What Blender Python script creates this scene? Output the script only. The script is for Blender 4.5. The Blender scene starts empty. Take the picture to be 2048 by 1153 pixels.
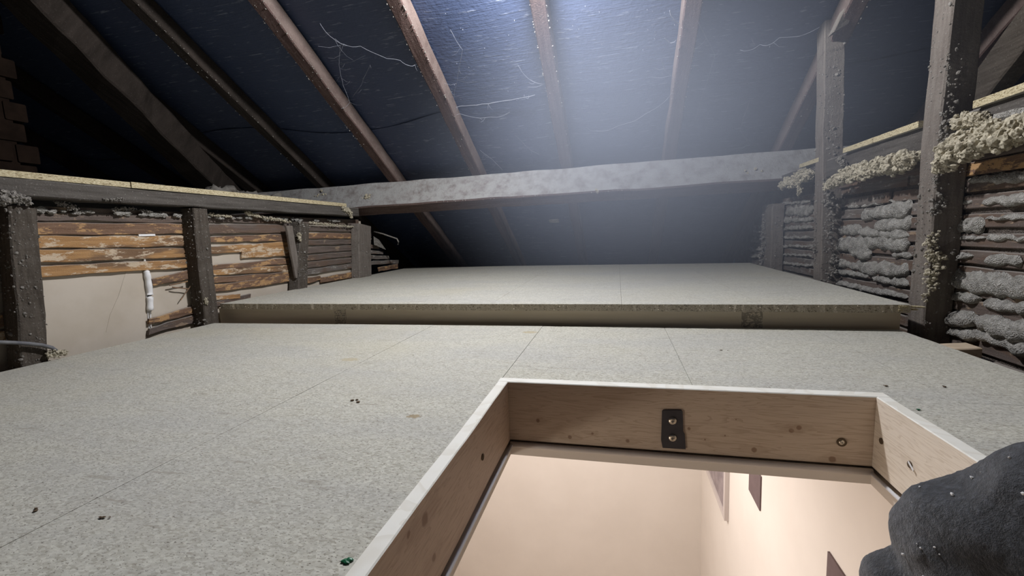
import bpy, math, random
import numpy as np
from mathutils import Vector, Matrix, noise
random.seed(7)
rng = np.random.RandomState(7)
SC = bpy.context.scene
COL = SC.collection
R = math.radians

# ------------------------------------------------------------------ camera
H = 0.248
MR = [[0.9709548964152397, 0.23551045554206365, -0.04220680582134524],
      [0.012000745782835467, 0.12824499130026257, 0.9916699069282334],
      [-0.23896144297339442, 0.9633732649065808, -0.12169380113755969]]
F = 860.0
CAM = Vector((0, 0, H))
cd = bpy.data.cameras.new('camera'); cam = bpy.data.objects.new('camera', cd); COL.objects.link(cam)
cd.sensor_width = 36; cd.lens = F * 36 / 2048; cd.clip_start = 0.01; cd.clip_end = 60
r_, u_, f_ = [Vector(v) for v in MR]
mw = Matrix(((r_.x, u_.x, -f_.x, 0), (r_.y, u_.y, -f_.y, 0), (r_.z, u_.z, -f_.z, H), (0, 0, 0, 1)))
cam.matrix_world = mw
SC.camera = cam
# ------------------------------------------------------------------ world, lamps, exposure
w = bpy.data.worlds.new('world'); SC.world = w; w.use_nodes = True
w.node_tree.nodes['Background'].inputs[0].default_value = (0.5, 0.6, 0.8, 1)
w.node_tree.nodes['Background'].inputs[1].default_value = 0.004
vs = SC.view_settings
vs.view_transform = 'Standard'; vs.look = 'None'; vs.gamma = 1; vs.use_curve_mapping = False
vs.exposure = 0.0
SC.render.film_transparent = False
try:
    SC.cycles.volume_step_rate = 1.0
    SC.cycles.max_bounces = 8
    SC.cycles.diffuse_bounces = 5
    SC.cycles.volume_bounces = 0
except Exception:
    pass

def lamp(name, typ, loc, power, color, size=.02, aim=None, size_y=None, spot=None):
    l = bpy.data.lights.new(name, typ); l.energy = power; l.color = color
    if typ == 'AREA':
        l.size = size
        if size_y: l.shape = 'RECTANGLE'; l.size_y = size_y
    else:
        l.shadow_soft_size = size
    if spot: l.spot_size = R(spot); l.spot_blend = 1.0
    o = bpy.data.objects.new(name, l); COL.objects.link(o); o.location = loc
    if aim: o.rotation_euler = (Vector(aim) - Vector(loc)).to_track_quat('-Z', 'Y').to_euler()
    return o
LAMP = (-0.236, 1.14, 1.09)
lamp('work_lamp_light', 'POINT', LAMP, 66, (0.97, 0.97, 1.0), .03)
lamp('landing_ceiling_light', 'AREA', (-0.5, 2.2, -0.2), 42, (1.0, 0.95, 0.93), .5, aim=(-0.5, 2.2, -3))
lamp('lining_fill_light', 'POINT', (-0.95, -0.30, -0.50), 11, (1.0, 0.93, 0.86), .09)  # added fill lamp brightening the hatch lining, no such source known
lamp('landing_wall_fill_light', 'AREA', (-1.5, 1.6, -1.5), 9, (0.93, 0.95, 1.0), .6, aim=(.62, 2.6, -1.9), size_y=1.0)  # added area light for the bright patch on the right wall, source unseen

# ------------------------------------------------------------------ helpers: points
def ray(px, py):
    a, b = (px - 1024) / F, -(py - 576.5) / F
    return r_ * a + u_ * b + f_
def at(px, py, ax, val):
    d = ray(px, py); t = (val - CAM[ax]) / d[ax]
    return CAM + d * t
SL = R(30.5)
NUP = Vector((0, math.sin(SL), math.cos(SL)))       # outward normal of the front roof slope
DOWN = Vector((0, math.cos(SL), -math.sin(SL)))     # down the slope, away from the hatch
P0 = Vector((0, 1.2, 1.12))
def atroof(px, py, off=0.0):
    d = ray(px, py); t = NUP.dot(P0 + NUP * off - CAM) / NUP.dot(d)
    return CAM + d * t
def roofz(y, off=0.0):
    return P0.z - (y - P0.y) * math.tan(SL) + off / math.cos(SL)

# ------------------------------------------------------------------ helpers: materials
def newmat(name):
    m = bpy.data.materials.new(name); m.use_nodes = True
    nt = m.node_tree; b = nt.nodes['Principled BSDF']
    return m, nt, b
class NB:
    def __init__(s, name):
        s.m, s.t, s.b = newmat(name)
        g = s.t.nodes.new('ShaderNodeNewGeometry'); s.pos = g.outputs['Position']; s.nrm = g.outputs['Normal']
    def n(s, typ, **kw):
        x = s.t.nodes.new(typ)
        for k, v in kw.items(): setattr(x, k, v)
        return x
    def l(s, a, b): s.t.links.new(a, b)
    def mapping(s, scale=(1, 1, 1), rot=(0, 0, 0), loc=(0, 0, 0), src=None):
        m = s.n('ShaderNodeMapping'); m.inputs['Scale'].default_value = scale
        m.inputs['Rotation'].default_value = rot; m.inputs['Location'].default_value = loc
        s.l(src or s.pos, m.inputs[0]); return m.outputs[0]
    def noise(s, scale, detail=3, rough=.5, vec=None, dist=0):
        x = s.n('ShaderNodeTexNoise'); x.inputs['Scale'].default_value = scale
        x.inputs['Detail'].default_value = detail; x.inputs['Roughness'].default_value = rough
        x.inputs['Distortion'].default_value = dist
        s.l(vec or s.pos, x.inputs['Vector']); return x.outputs['Fac']
    def voro(s, scale, vec=None, out='Color', feat='F1'):
        x = s.n('ShaderNodeTexVoronoi', feature=feat); x.inputs['Scale'].default_value = scale
        s.l(vec or s.pos, x.inputs['Vector']); return x.outputs[out]
    def ramp(s, fac, stops, interp='LINEAR'):
        x = s.n('ShaderNodeValToRGB'); x.color_ramp.interpolation = interp
        e = x.color_ramp.elements
        while len(e) < len(stops): e.new(.5)
        for q, (p, c) in zip(e, stops):
            q.position = p; q.color = (*c, 1) if isinstance(c, tuple) else (c, c, c, 1)
        s.l(fac, x.inputs[0]); return x.outputs[0]
    def mix(s, fac, a, b, mode='MIX'):
        x = s.n('ShaderNodeMix', data_type='RGBA', blend_type=mode)
        for i, v in ((0, fac), (6, a), (7, b)):
            if isinstance(v, (int, float)): x.inputs[i].default_value = v
            elif isinstance(v, tuple): x.inputs[i].default_value = (*v, 1)
            else: s.l(v, x.inputs[i])
        return x.outputs[2]
    def math(s, op, a, b=None, clamp=False):
        x = s.n('ShaderNodeMath', operation=op); x.use_clamp = clamp
        for i, v in ((0, a), (1, b)):
            if v is None: continue
            if isinstance(v, (int, float)): x.inputs[i].default_value = v
            else: s.l(v, x.inputs[i])
        return x.outputs[0]
    def rng(s, v, a, b, c=0., d=1.):
        x = s.n('ShaderNodeMapRange', interpolation_type='SMOOTHSTEP')
        s.l(v, x.inputs[0])
        for i, k in enumerate((a, b, c, d)): x.inputs[i + 1].default_value = k
        return x.outputs[0]
    def spot(s, p, rad, stretch=(1, 1, 1), wob=None):
        """mask: 1 inside a soft blob about world point p"""
        d = s.n('ShaderNodeVectorMath', operation='SUBTRACT'); s.l(s.pos, d.inputs[0]); d.inputs[1].default_value = p
        e = s.n('ShaderNodeVectorMath', operation='MULTIPLY'); s.l(d.outputs[0], e.inputs[0]); e.inputs[1].default_value = stretch
        q = s.n('ShaderNodeVectorMath', operation='LENGTH'); s.l(e.outputs[0], q.inputs[0])
        v = q.outputs['Value']
        if wob is not None: v = s.math('ADD', v, s.math('MULTIPLY', s.math('SUBTRACT', wob, .5), rad * 1.2))
        return s.rng(v, rad * .6, rad, 1., 0.)
    def upness(s, lo=-.1, hi=.6):
        x = s.n('ShaderNodeSeparateXYZ'); s.l(s.nrm, x.inputs[0]); return s.rng(x.outputs[2], lo, hi)
    def bump(s, h, strength=.4, dist=.002):
        x = s.n('ShaderNodeBump'); x.inputs['Strength'].default_value = strength; x.inputs['Distance'].default_value = dist
        s.l(h, x.inputs['Height']); s.l(x.outputs[0], s.b.inputs['Normal'])
    def done(s, col, rough=.85, spec=.25):
        if isinstance(col, tuple): s.b.inputs['Base Color'].default_value = (*col, 1)
        else: s.l(col, s.b.inputs['Base Color'])
        s.b.inputs['Roughness'].default_value = rough
        s.b.inputs['Specular IOR Level'].default_value = spec
        return s.m

def m_chip(name, tint=1.0):
    s = NB(name)
    st = s.mapping((.55, 1.0, 1.0))
    c = s.voro(480, st)
    sp = s.n('ShaderNodeSeparateColor'); s.l(c, sp.inputs[0])
    flake = s.ramp(sp.outputs[0], [(0, (.37, .35, .285)), (.25, (.45, .43, .36)), (.7, (.505, .49, .415)), (1, (.58, .565, .48))])
    fine = s.noise(620, 2, .6, s.mapping((.5, 1, 1)))
    col = s.mix(s.rng(fine, .33, .41, .8, 0.), flake, (.13, .115, .085))
    big = s.noise(5, 4, .6, s.mapping((.5, 1.6, 1)))
    col = s.mix(s.rng(big, .35, .7, 0., .55), col, s.mix(.5, col, (.33, .33, .34)))
    yel = s.noise(2.3, 3, .5, s.mapping((1, 1.4, 1), loc=(3, 1, 0)))
    col = s.mix(s.rng(yel, .5, .75, 0., .3), col, (.46, .42, .30))
    st2 = s.noise(60, 3, .6, s.mapping((.25, 1.5, 1), loc=(1, 5, 0)))
    col = s.mix(s.rng(st2, .60, .70, 0., .45), col, (.27, .24, .19))
    spk = s.voro(150, s.mapping((.6, 1.3, 1)), 'Distance')
    spm = s.math('MULTIPLY', s.rng(spk, .08, .15, 1., 0.), s.rng(s.noise(40, 2), .48, .56))
    col = s.mix(s.math('MULTIPLY', spm, .8), col, (.10, .08, .06))
    wob = s.noise(160, 2)
    for (px, py, rad, c3) in ((828, 833, .010, (.28, .20, .09)), (1060, 665, .02, (.4, .33, .2)), (700, 720, .02, (.42, .36, .24))):
        p = at(px, py, 2, 0)
        col = s.mix(s.math('MULTIPLY', s.spot(p, rad, (.8, 1.4, 1), wob), .7), col, c3)
    s.bump(s.math('ADD', fine, sp.outputs[1]), .25, .0006)
    return s.done(col, .8, .2)
def m_chip_edge(name, a, b, dark):
    s = NB(name)
    v = s.noise(420, 4, .7, s.mapping((1, .5, 1.6)))
    col = s.ramp(v, [(.3, dark), (.45, a), (.62, b)])
    v2 = s.noise(160, 2, .6, s.mapping((1, .45, 2.2)))
    col = s.mix(s.rng(v2, .58, .66, 0, .8), col, dark)
    s.bump(v, .9, .003)
    return s.done(col, .9, .1)
def m_timber(name, a, b, dust=(.34, .33, .30), dustamt=.75, grain=(14, 2, 40), rot=(0, 0, 0), lo=-.1, hi=.7, bump=.5):
    s = NB(name)
    g = s.noise(3, 5, .65, s.mapping(grain, rot))
    col = s.ramp(g, [(.3, a), (.7, b)])
    n2 = s.noise(22, 5, .7)
    d = s.math('MULTIPLY', s.upness(lo, hi), s.rng(n2, .25, .6, .35, 1.))
    d = s.math('MULTIPLY', d, dustamt)
    col = s.mix(d, col, dust)
    n3 = s.noise(240, 3, .7)
    col = s.mix(s.rng(n3, .6, .72, 0, .6), col, dust)
    n4 = s.noise(90, 4, .6)
    s.bump(s.math('ADD', s.math('MULTIPLY', g, .8), s.math('ADD', n3, n4)), bump, .004)
    return s.done(col, .95, .1)
def m_lath(name, a, b, patch, pamt):
    s = NB(name)
    g = s.noise(3, 5, .6, s.mapping((20, 3, 60)))
    col = s.ramp(g, [(.3, a), (.7, b)])
    lg = s.noise(5.5, 3, .6, s.mapping((1, 1, 5)))
    col = s.mix(s.rng(lg, .47, .62, 0, .75), col, (.13, .085, .06))
    p = s.noise(38, 6, .75, s.mapping((1, .4, 1.3)))
    col = s.mix(s.rng(p, .60 - pamt * .1, .64 - pamt * .1, 0, .85), col, patch)
    n3 = s.noise(320, 3, .7)
    col = s.mix(s.rng(n3, .6, .7, 0, .4), col, (.3, .27, .23))
    col = s.mix(s.math('MULTIPLY', s.upness(.2, .9), .6), col, (.30, .28, .25))
    s.bump(s.math('ADD', g, n3), .5, .003)
    return s.done(col, .9, .12)
def m_plaster(name, a, b, scale=60):
    s = NB(name)
    g = s.noise(scale, 6, .7); col = s.ramp(g, [(.3, a), (.62, b)])
    k = s.voro(420, out='Distance')
    col = s.mix(s.rng(k, .05, .2, .55, 0.), col, (.09, .085, .075))
    n4 = s.noise(130, 4, .65)
    s.bump(s.math('ADD', g, s.math('ADD', n4, k)), .8, .005)
    return s.done(col, .97, .05)
def m_pine(name, a, b, c, grain, knots=(), rot=(0, 0, 0), rough=.6):
    s = NB(name)
    v = s.mapping(grain, rot)
    g = s.noise(2.2, 3, .5, v, .6)
    bands = s.math('FRACT', s.math('MULTIPLY', g, 9.0))
    col = s.mix(s.rng(bands, .55, .95, 0, .55), s.mix(s.noise(3, 3, .5), a, b), c)
    fine = s.noise(14, 3, .6, v)
    col = s.mix(s.rng(fine, .5, .75, 0, .3), col, c)
    wob = s.noise(70, 2)
    for p, rad in knots:
        col = s.mix(s.math('MULTIPLY', s.spot(p, rad, (1, 1, 1), wob), .8), col, (.16, .075, .04))
        col = s.mix(s.math('MULTIPLY', s.spot(p, rad * 2.6, (.45, .45, 1.3), wob), .35), col, c)
    s.bump(fine, .15, .001)
    return s.done(col, rough, .3)
def m_plain(name, col, rough=.6, spec=.4, metal=0, nscale=None, c2=None, bump=0):
    s = NB(name); s.b.inputs['Metallic'].default_value = metal
    c = col
    if nscale:
        g = s.noise(nscale, 4, .6); c = s.ramp(g, [(.35, col), (.65, c2)])
        if bump: s.bump(g, bump, .003)
    return s.done(c, rough, spec)

M = {}
M['chip'] = m_chip('chipboard')
M['chip_edge'] = m_chip_edge('chipboard_edge', (.50, .42, .25), (.72, .64, .44), (.17, .12, .06))
M['chip_edge_dusty'] = m_chip_edge('chipboard_edge_dusty', (.50, .43, .32), (.66, .59, .46), (.13, .10, .06))
M['old'] = m_timber('old_timber', (.046, .037, .029), (.10, .084, .068), (.28, .265, .235), .6)
M['oldwarm'] = m_timber('old_timber_dusty', (.12, .10, .085), (.20, .175, .15), (.33, .31, .27), .75, grain=(30, 30, 3))
M['oldv'] = m_timber('old_upright', (.046, .037, .029), (.10, .084, .068), (.28, .265, .235), .6, grain=(30, 30, 3))
M['plate'] = m_timber('old_plate', (.055, .048, .042), (.11, .10, .088), (.30, .28, .25), .5, grain=(14, 2, 30))
M['purlin'] = m_timber('purlin_timber', (.085, .055, .048), (.16, .115, .10), (.36, .355, .34), 1.0, grain=(2, 30, 30), lo=.05, hi=.4, bump=.7)
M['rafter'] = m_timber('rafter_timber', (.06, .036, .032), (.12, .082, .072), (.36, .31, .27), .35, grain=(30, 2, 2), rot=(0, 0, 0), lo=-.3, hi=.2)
M['darkened'] = m_timber('shade_dimmed_timber', (.022, .018, .015), (.05, .04, .034), (.14, .125, .11), .4, grain=(30, 2, 2))  # rafter timber darkened; painted dimness for the far-left beams
M['lath_o'] = m_lath('lath_orange', (.28, .15, .065), (.46, .27, .12), (.58, .47, .34), .7)
M['lath_b'] = m_lath('lath_brown', (.12, .07, .045), (.24, .15, .10), (.46, .28, .13), .75)
M['lath_d'] = m_lath('lath_dark', (.085, .066, .056), (.17, .135, .115), (.30, .22, .15), .15)
M['lath_g'] = m_lath('lath_grey', (.10, .085, .075), (.20, .175, .155), (.30, .28, .25), .5)
M['nib'] = m_plaster('plaster_grey', (.17, .16, .14), (.46, .44, .40))
M['mortar'] = m_plaster('plaster_backing', (.08, .065, .055), (.17, .145, .125), 30)
M['fluff'] = m_plain('insulation', (.30, .27, .20), 1, 0, 0, 120, (.52, .47, .36), .8)
M['fluff_d'] = m_plain('dust_fluff', (.13, .12, .105), 1, 0, 0, 120, (.30, .28, .25), .8)
M['board_back'] = m_plain('plasterboard_back', (.47, .41, .33), .9, .1, 0, 9, (.53, .47, .39))
M['filler'] = m_plain('filler', (.72, .71, .69), .7, .3, 0, 40, (.82, .81, .79), .5)
M['chimney'] = m_plain('dark_brick', (.012, .008, .006), 1, .05, 0, 14, (.022, .014, .010), .8)  # brick colour lowered to near black, slightly mottled
M['block'] = m_plain('dark_masonry', (.03, .026, .024), 1, .05, 0, 8, (.05, .045, .04), .5)
M['web'] = m_plain('cobweb_silk', (.22, .23, .26), .9, .1)
M['lint'] = m_plain('lint', (.75, .75, .74), 1, 0)
M['steel'] = m_plain('screw_steel', (.62, .56, .46), .32, .5, 1)
M['blackmetal'] = m_plain('black_bracket', (.035, .033, .037), .5, .4, 0, 60, (.05, .045, .05))
M['bead'] = m_plain('bead_plastic', (.55, .50, .46), .45, .5)
M['whitebead'] = m_plain('white_bead', (.62, .62, .63), .4, .5)
M['wall'] = m_plain('peach_paint', (.66, .60, .54), .85, .2, 0, 3, (.69, .63, .57))
M['ceil'] = m_plain('ceiling_paint', (.75, .68, .6), .9, .2)
M['frame'] = m_plain('frame_white', (.50, .44, .41), .5, .4)
M['dpanel'] = m_plain('picture_dark', (.11, .075, .075), .6, .3, 0, 30, (.13, .09, .09))
M['canvas'] = m_plain('picture_canvas', (.20, .16, .165), .6, .3, 0, 12, (.30, .25, .25))
M['cable'] = m_plain('grey_cable', (.11, .11, .12), .6, .3, 0, 50, (.18, .18, .18))
M['green'] = m_plain('green_plastic', (.01, .12, .05), .4, .5)
M['crumb'] = m_plain('crumb', (.12, .085, .055), .9, .1)
M['hatchtop'] = m_pine('pale_pine_top', (.76, .74, .66), (.82, .80, .72), (.68, .64, .54), (3, 3, 3))  # paler pine for the upward faces of the lining boards
fk = [(at(*q, 1, .672), r) for q, r in (((1076, 842), .004), ((1185, 868), .0025), ((1255, 882), .004), ((1410, 880), .0018), ((1450, 872), .0015), ((1472, 840), .0015),
      ((1582, 862), .004), ((1598, 856), .004), ((1508, 900), .0045), ((1140, 875), .004), ((1378, 858), .003), ((1665, 920), .005))]
M['pine_far'] = m_pine('pine_far', (.56, .45, .34), (.62, .50, .385), (.40, .29, .20), (3, 3, 42), fk)
lk = [(at(*q, 0, -.18), r) for q, r in (((853, 1040), .008), ((870, 1115), .006), ((820, 1070), .004))]
M['pine_left'] = m_pine('pine_left', (.56, .43, .32), (.62, .48, .36), (.40, .27, .19), (3, 3, 42), lk)
M['pine_right'] = m_pine('pine_right', (.76, .67, .55), (.82, .73, .61), (.58, .48, .37), (3, 3, 42), [(at(1820, 928, 0, .345), .004)])  # pine lightened past the other boards; lamp light put into its colour
M['pine_raw'] = m_pine('pine_raw', (.60, .48, .34), (.66, .54, .40), (.45, .33, .2), (3, 20, 20))

def m_felt():
    s = NB('roofing_felt')
    v = s.mapping((3.2, 60, 60))
    a = s.noise(3.0, 3, .6, v)                                    # streaks running along the sheet
    b = s.noise(26, 3, .6, s.mapping((1, 1.5, 1.5)))
    f = s.math('MULTIPLY', s.rng(a, .58, .68), s.rng(b, .42, .6))
    col = s.mix(s.noise(6, 3, .6), (.040, .056, .108), (.056, .076, .138))
    col = s.mix(s.math('MULTIPLY', f, .55), col, (.30, .33, .40))
    s.bump(s.math('ADD', a, s.noise(70, 3, .6)), .5, .004)
    return s.done(col, .5, .5)
M['felt'] = m_felt()
def m_fleece():
    s = NB('grey_fleece')
    g = s.noise(170, 5, .8); g2 = s.noise(14, 4, .6)
    col = s.ramp(g, [(.35, (.007, .008, .010)), (.5, (.017, .020, .025)), (.66, (.075, .083, .098))])
    col = s.mix(s.rng(g2, .35, .65, 0, .5), col, (.018, .019, .022))
    s.bump(g, .8, .004)
    s.b.inputs['Sheen Weight'].default_value = .4
    s.b.inputs['Sheen Roughness'].default_value = .6
    return s.done(col, 1, .05)
M['fleece'] = m_fleece()
def m_joist():
    s = NB('stamped_joist')
    g = s.noise(3, 4, .6, s.mapping((2, 20, 30)))
    col = s.ramp(g, [(.3, (.60, .51, .38)), (.7, (.66, .57, .44))])
    def box(x0, x1, z0, z1):
        q = s.n('ShaderNodeSeparateXYZ'); s.l(s.pos, q.inputs[0])
        a = s.math('MULTIPLY', s.math('GREATER_THAN', q.outputs[0], x0), s.math('LESS_THAN', q.outputs[0], x1))
        b = s.math('MULTIPLY', s.math('GREATER_THAN', q.outputs[2], z0), s.math('LESS_THAN', q.outputs[2], z1))
        return s.math('MULTIPLY', a, b)
    Yj = 1.178
    p = at(667, 618, 1, Yj); q = at(694, 652, 1, Yj)
    ink = s.noise(60, 1, .5, s.mapping((7.0, 1, 1.5)))
    sz = s.n('ShaderNodeSeparateXYZ'); s.l(s.pos, sz.inputs[0])
    stripe = s.math('GREATER_THAN', s.math('SINE', s.math('MULTIPLY', sz.outputs[2], 1150.0)), .1)
    k = s.math('MULTIPLY', s.math('MULTIPLY', box(p.x, q.x, q.z, p.z), stripe), s.rng(ink, .42, .48))
    p = at(1478, 612, 1, Yj); q = at(1518, 652, 1, Yj)
    ink2 = s.noise(90, 3, .6, s.mapping((2, 1, 3)))
    k2 = s.math('MULTIPLY', box(p.x, q.x, q.z, p.z), s.rng(ink2, .40, .5))
    k = s.math('MAXIMUM', s.math('MULTIPLY', k, .8), s.math('MULTIPLY', k2, .55))
    col = s.mix(k, col, (.05, .045, .045))
    return s.done(col, .85, .2)
M['joist'] = m_joist()

# ------------------------------------------------------------------ helpers: objects
def tag(o, label=None, cat=None, group=None, kind=None):
    if label: o['label'] = label
    if cat: o['category'] = cat
    if group: o['group'] = group
    if kind: o['kind'] = kind
    return o
def wl(o):
    v = Vector((0, 0, 0))
    while o is not None: v += o.location; o = o.parent
    return v
def empty(name, loc):
    o = bpy.data.objects.new(name, None); COL.objects.link(o); o.location = loc; o.empty_display_size = .05
    return o
def obj(name, vf, mat, parent=None, smooth=False):
    v, f = vf
    v = np.array([tuple(p) for p in v], dtype=float) if not isinstance(v, np.ndarray) else v
    lo, hi = v.min(0), v.max(0)
    c = np.array([(lo[0] + hi[0]) / 2, (lo[1] + hi[1]) / 2, lo[2]])
    me = bpy.data.meshes.new(name)
    me.from_pydata((v - c).tolist(), [], f if isinstance(f, list) else f.tolist())
    me.validate(); me.update()
    if smooth: me.polygons.foreach_set('use_smooth', [True] * len(me.polygons))
    for m in (mat if isinstance(mat, (list, tuple)) else [mat]): me.materials.append(m)
    o = bpy.data.objects.new(name, me); COL.objects.link(o)
    o.location = Vector(c)
    if parent is not None:
        o.parent = parent; o.location = Vector(c) - wl(parent)
    return o
def cat(parts):
    V, Fc, k = [], [], 0
    for v, f in parts:
        v = [tuple(p) for p in v]
        V += v; Fc += [tuple(i + k for i in q) for q in f]; k += len(v)
    return V, Fc
def bx(x0, x1, y0, y1, z0, z1, c=.0015):
    """a box with chamfered edges"""
    import itertools
    if c <= 0:
        V = [(x, y, z) for x in (x0, x1) for y in (y0, y1) for z in (z0, z1)]
        return V, [(0, 1, 3, 2), (4, 6, 7, 5), (0, 4, 5, 1), (2, 3, 7, 6), (0, 2, 6, 4), (1, 5, 7, 3)]
    return beam(Vector((x0, (y0 + y1) / 2, (z0 + z1) / 2)), Vector((x1, (y0 + y1) / 2, (z0 + z1) / 2)), Vector((0, 1, 0)), Vector((0, 0, 1)), (y1 - y0), (z1 - z0), 1, 0, c)
def beam(p0, p1, u, v, wu, wv, n=12, wob=.0012, ch=.003, seed=0, jag=0, taper=None, freq=9):
    """a timber from p0 to p1 with axes u, v, widths wu, wv, chamfered and slightly uneven"""
    p0, p1 = Vector(p0), Vector(p1); u, v = Vector(u).normalized(), Vector(v).normalized()
    a, b = wu / 2, wv / 2; ch = min(ch, a * .45, b * .45)
    ring = [(-a + ch, -b), (a - ch, -b), (a, -b + ch), (a, b - ch), (a - ch, b), (-a + ch, b), (-a, b - ch), (-a, -b + ch)]
    V, Fc = [], []
    L = (p1 - p0).length; d = (p1 - p0).normalized()
    flip = u.cross(v).dot(d) < 0
    sd = Vector((seed * 3.17 + 1.3, seed * 1.71, seed * .77))
    for i in range(n + 1):
        t = i / n; c = p0.lerp(p1, t)
        k = 1 if taper is None else taper(t)
        for (x, y) in ring:
            q = c + u * x + v * y * k
            if wob:
                nv = noise.noise_vector(q * freq + sd); q = q + u * nv.x * wob * 2 + v * nv.y * wob * 2
                nv = noise.noise_vector(q * freq * 5 + sd); q = q + u * nv.x * wob * .7 + v * nv.y * wob * .7
            if jag and i in (0, n):
                q = q + d * noise.noise(q * 60 + sd) * jag
            V.append(q)
    for i in range(n):
        for j in range(8):
            k = (j + 1) % 8
            Fc.append((i * 8 + j, i * 8 + k, i * 8 + 8 + k, i * 8 + 8 + j))
    Fc.append(tuple(reversed(range(8)))); Fc.append(tuple(range(n * 8, n * 8 + 8)))
    if flip: Fc = [tuple(reversed(q)) for q in Fc]
    return V, Fc
def prism(poly, z0, z1):
    n = len(poly)
    a = sum(poly[i][0] * poly[(i + 1) % n][1] - poly[(i + 1) % n][0] * poly[i][1] for i in range(n))
    if a < 0: poly = poly[::-1]
    V = [(x, y, z0) for x, y in poly] + [(x, y, z1) for x, y in poly]
    Fc = [tuple(reversed(range(n))), tuple(range(n, 2 * n))] + [(i, (i + 1) % n, n + (i + 1) % n, n + i) for i in range(n)]
    return V, Fc
def tube(pts, rad, seg=8, rf=None):
    pts = [Vector(p) for p in pts]; V, Fc = [], []
    for i, p in enumerate(pts):
        d = (pts[min(i + 1, len(pts) - 1)] - pts[max(i - 1, 0)]).normalized()
        a = d.cross(Vector((0, 0, 1)))
        if a.length < .1: a = d.cross(Vector((0, 1, 0)))
        a.normalize(); b = d.cross(a)
        r = rad if rf is None else rad * rf(i / (len(pts) - 1))
        for k in range(seg):
            t = 2 * math.pi * k / seg; V.append(p + a * math.cos(t) * r + b * math.sin(t) * r)
    for i in range(len(pts) - 1):
        for k in range(seg):
            Fc.append((i * seg + k, i * seg + (k + 1) % seg, (i + 1) * seg + (k + 1) % seg, (i + 1) * seg + k))
    Fc.append(tuple(reversed(range(seg)))); Fc.append(tuple(range((len(pts) - 1) * seg, len(pts) * seg)))
    return V, Fc
# small lump meshes for fluff and crumbs
def ico(sub):
    import bmesh
    bm = bmesh.new(); bmesh.ops.create_icosphere(bm, subdivisions=sub, radius=1)
    v = np.array([tuple(q.co) for q in bm.verts]); f = np.array([[q.index for q in p.verts] for p in bm.faces]); bm.free()
    return v, f
ICO = {k: ico(k) for k in (1, 2, 3)}
LUMPS = []
for s in range(8):
    v, f = ICO[2]
    d = np.array([1 + .55 * noise.noise(Vector(p) * 1.6 + Vector((s * 7.1, 0, 0))) + .35 * noise.noise(Vector(p) * 4 + Vector((0, s * 5.1, 0))) for p in v])
    LUMPS.append((v * d[:, None], f))
LUMP1 = []
for s in range(6):
    v, f = ICO[1]; LUMP1.append((v * (1 + rng.uniform(-.3, .3, (len(v), 1))), f))
def lumps(points, radii, fine=True, squash=(1, 1, 1)):
    V, Fc, k = [], [], 0
    src = LUMPS if fine else LUMP1
    for p, r in zip(points, radii):
        v, f = src[rng.randint(len(src))]
        q = rng.normal(size=(3, 3)); q, _ = np.linalg.qr(q)
        v = (v @ q) * r * np.array(squash) * rng.uniform(.75, 1.25, 3) + np.array(p)
        V.append(v); Fc.append(f + k); k += len(v)
    return np.concatenate(V), np.concatenate(Fc)

# ================================================================== THE LOFT FLOOR (near deck)
T = .018
XL, XR = -1.305, .615
floor = obj('floor', cat([bx(XL - .03, XR - .01, y, y + .045, -.108, -T, .002) for y in (-.55, -.18)] +
                         [bx(XL - .03, -.225, y, y + .045, -.108, -T, .002) for y in (.30,)] +
                         [bx(XL - .03, XR - .01, y, y + .045, -.108, -T, .002) for y in (.74, 1.05)]), M['old'])
tag(floor, kind='structure')
g = .0003
YB = 1.130
HX0, HX1, HY0, HY1 = -.199, .363, -.12, .692        # hatch opening, outer faces of its lining
def jog(x0, y0, x1, y1, n=24, a=.0006):
    out = []
    for i in range(n + 1):
        t = i / n
        out.append((x0 + (x1 - x0) * t + (noise.noise(Vector((x0 * 9, t * 30, y0))) * a * 2 if x0 == x1 else 0),
                    y0 + (y1 - y0) * t + (noise.noise(Vector((t * 30, y0 * 9, 3))) * a * 2 if y0 == y1 else 0)))
    return out
def panel(x0, x1, y0, y1):
    poly = jog(x0 + g, y0 + g, x0 + g, y1 - g)[:-1] + [(x0 + g, y1 - g), (x1 - g, y1 - g)] + jog(x1 - g, y1 - g, x1 - g, y0 + g)[1:-1] + [(x1 - g, y0 + g)]
    return poly
N0 = -.6
polys = [panel(XL, -1.155, N0, YB), panel(-1.155, -.835, N0, YB), panel(-.835, -.518, N0, YB),
         [(-.518 + g, N0), (-.518 + g, YB), (-.199 - g, YB), (-.199 - g, N0)],
         [(-.199 + g, HY1 + g), (-.199 + g, YB), (.113 - g, YB), (.113 - g, HY1 + g)],
         [(.113 + g, HY1 + g), (.113 + g, YB), (.443 - g, YB), (.443 - g, N0), (HX1 + g, N0), (HX1 + g, HY1 + g)],
         panel(.443, XR, .677, YB), panel(.443, XR, N0, .677),
         [(-.199 + g, N0), (-.199 + g, HY0 - g), (HX1 - g, HY0 - g), (HX1 - g, N0)]]
for i, p in enumerate(polys):
    dz = rng.uniform(-.0006, .0006)
    obj('chipboard_panel', prism(p, -T + dz, dz), M['chip'], floor)

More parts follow.
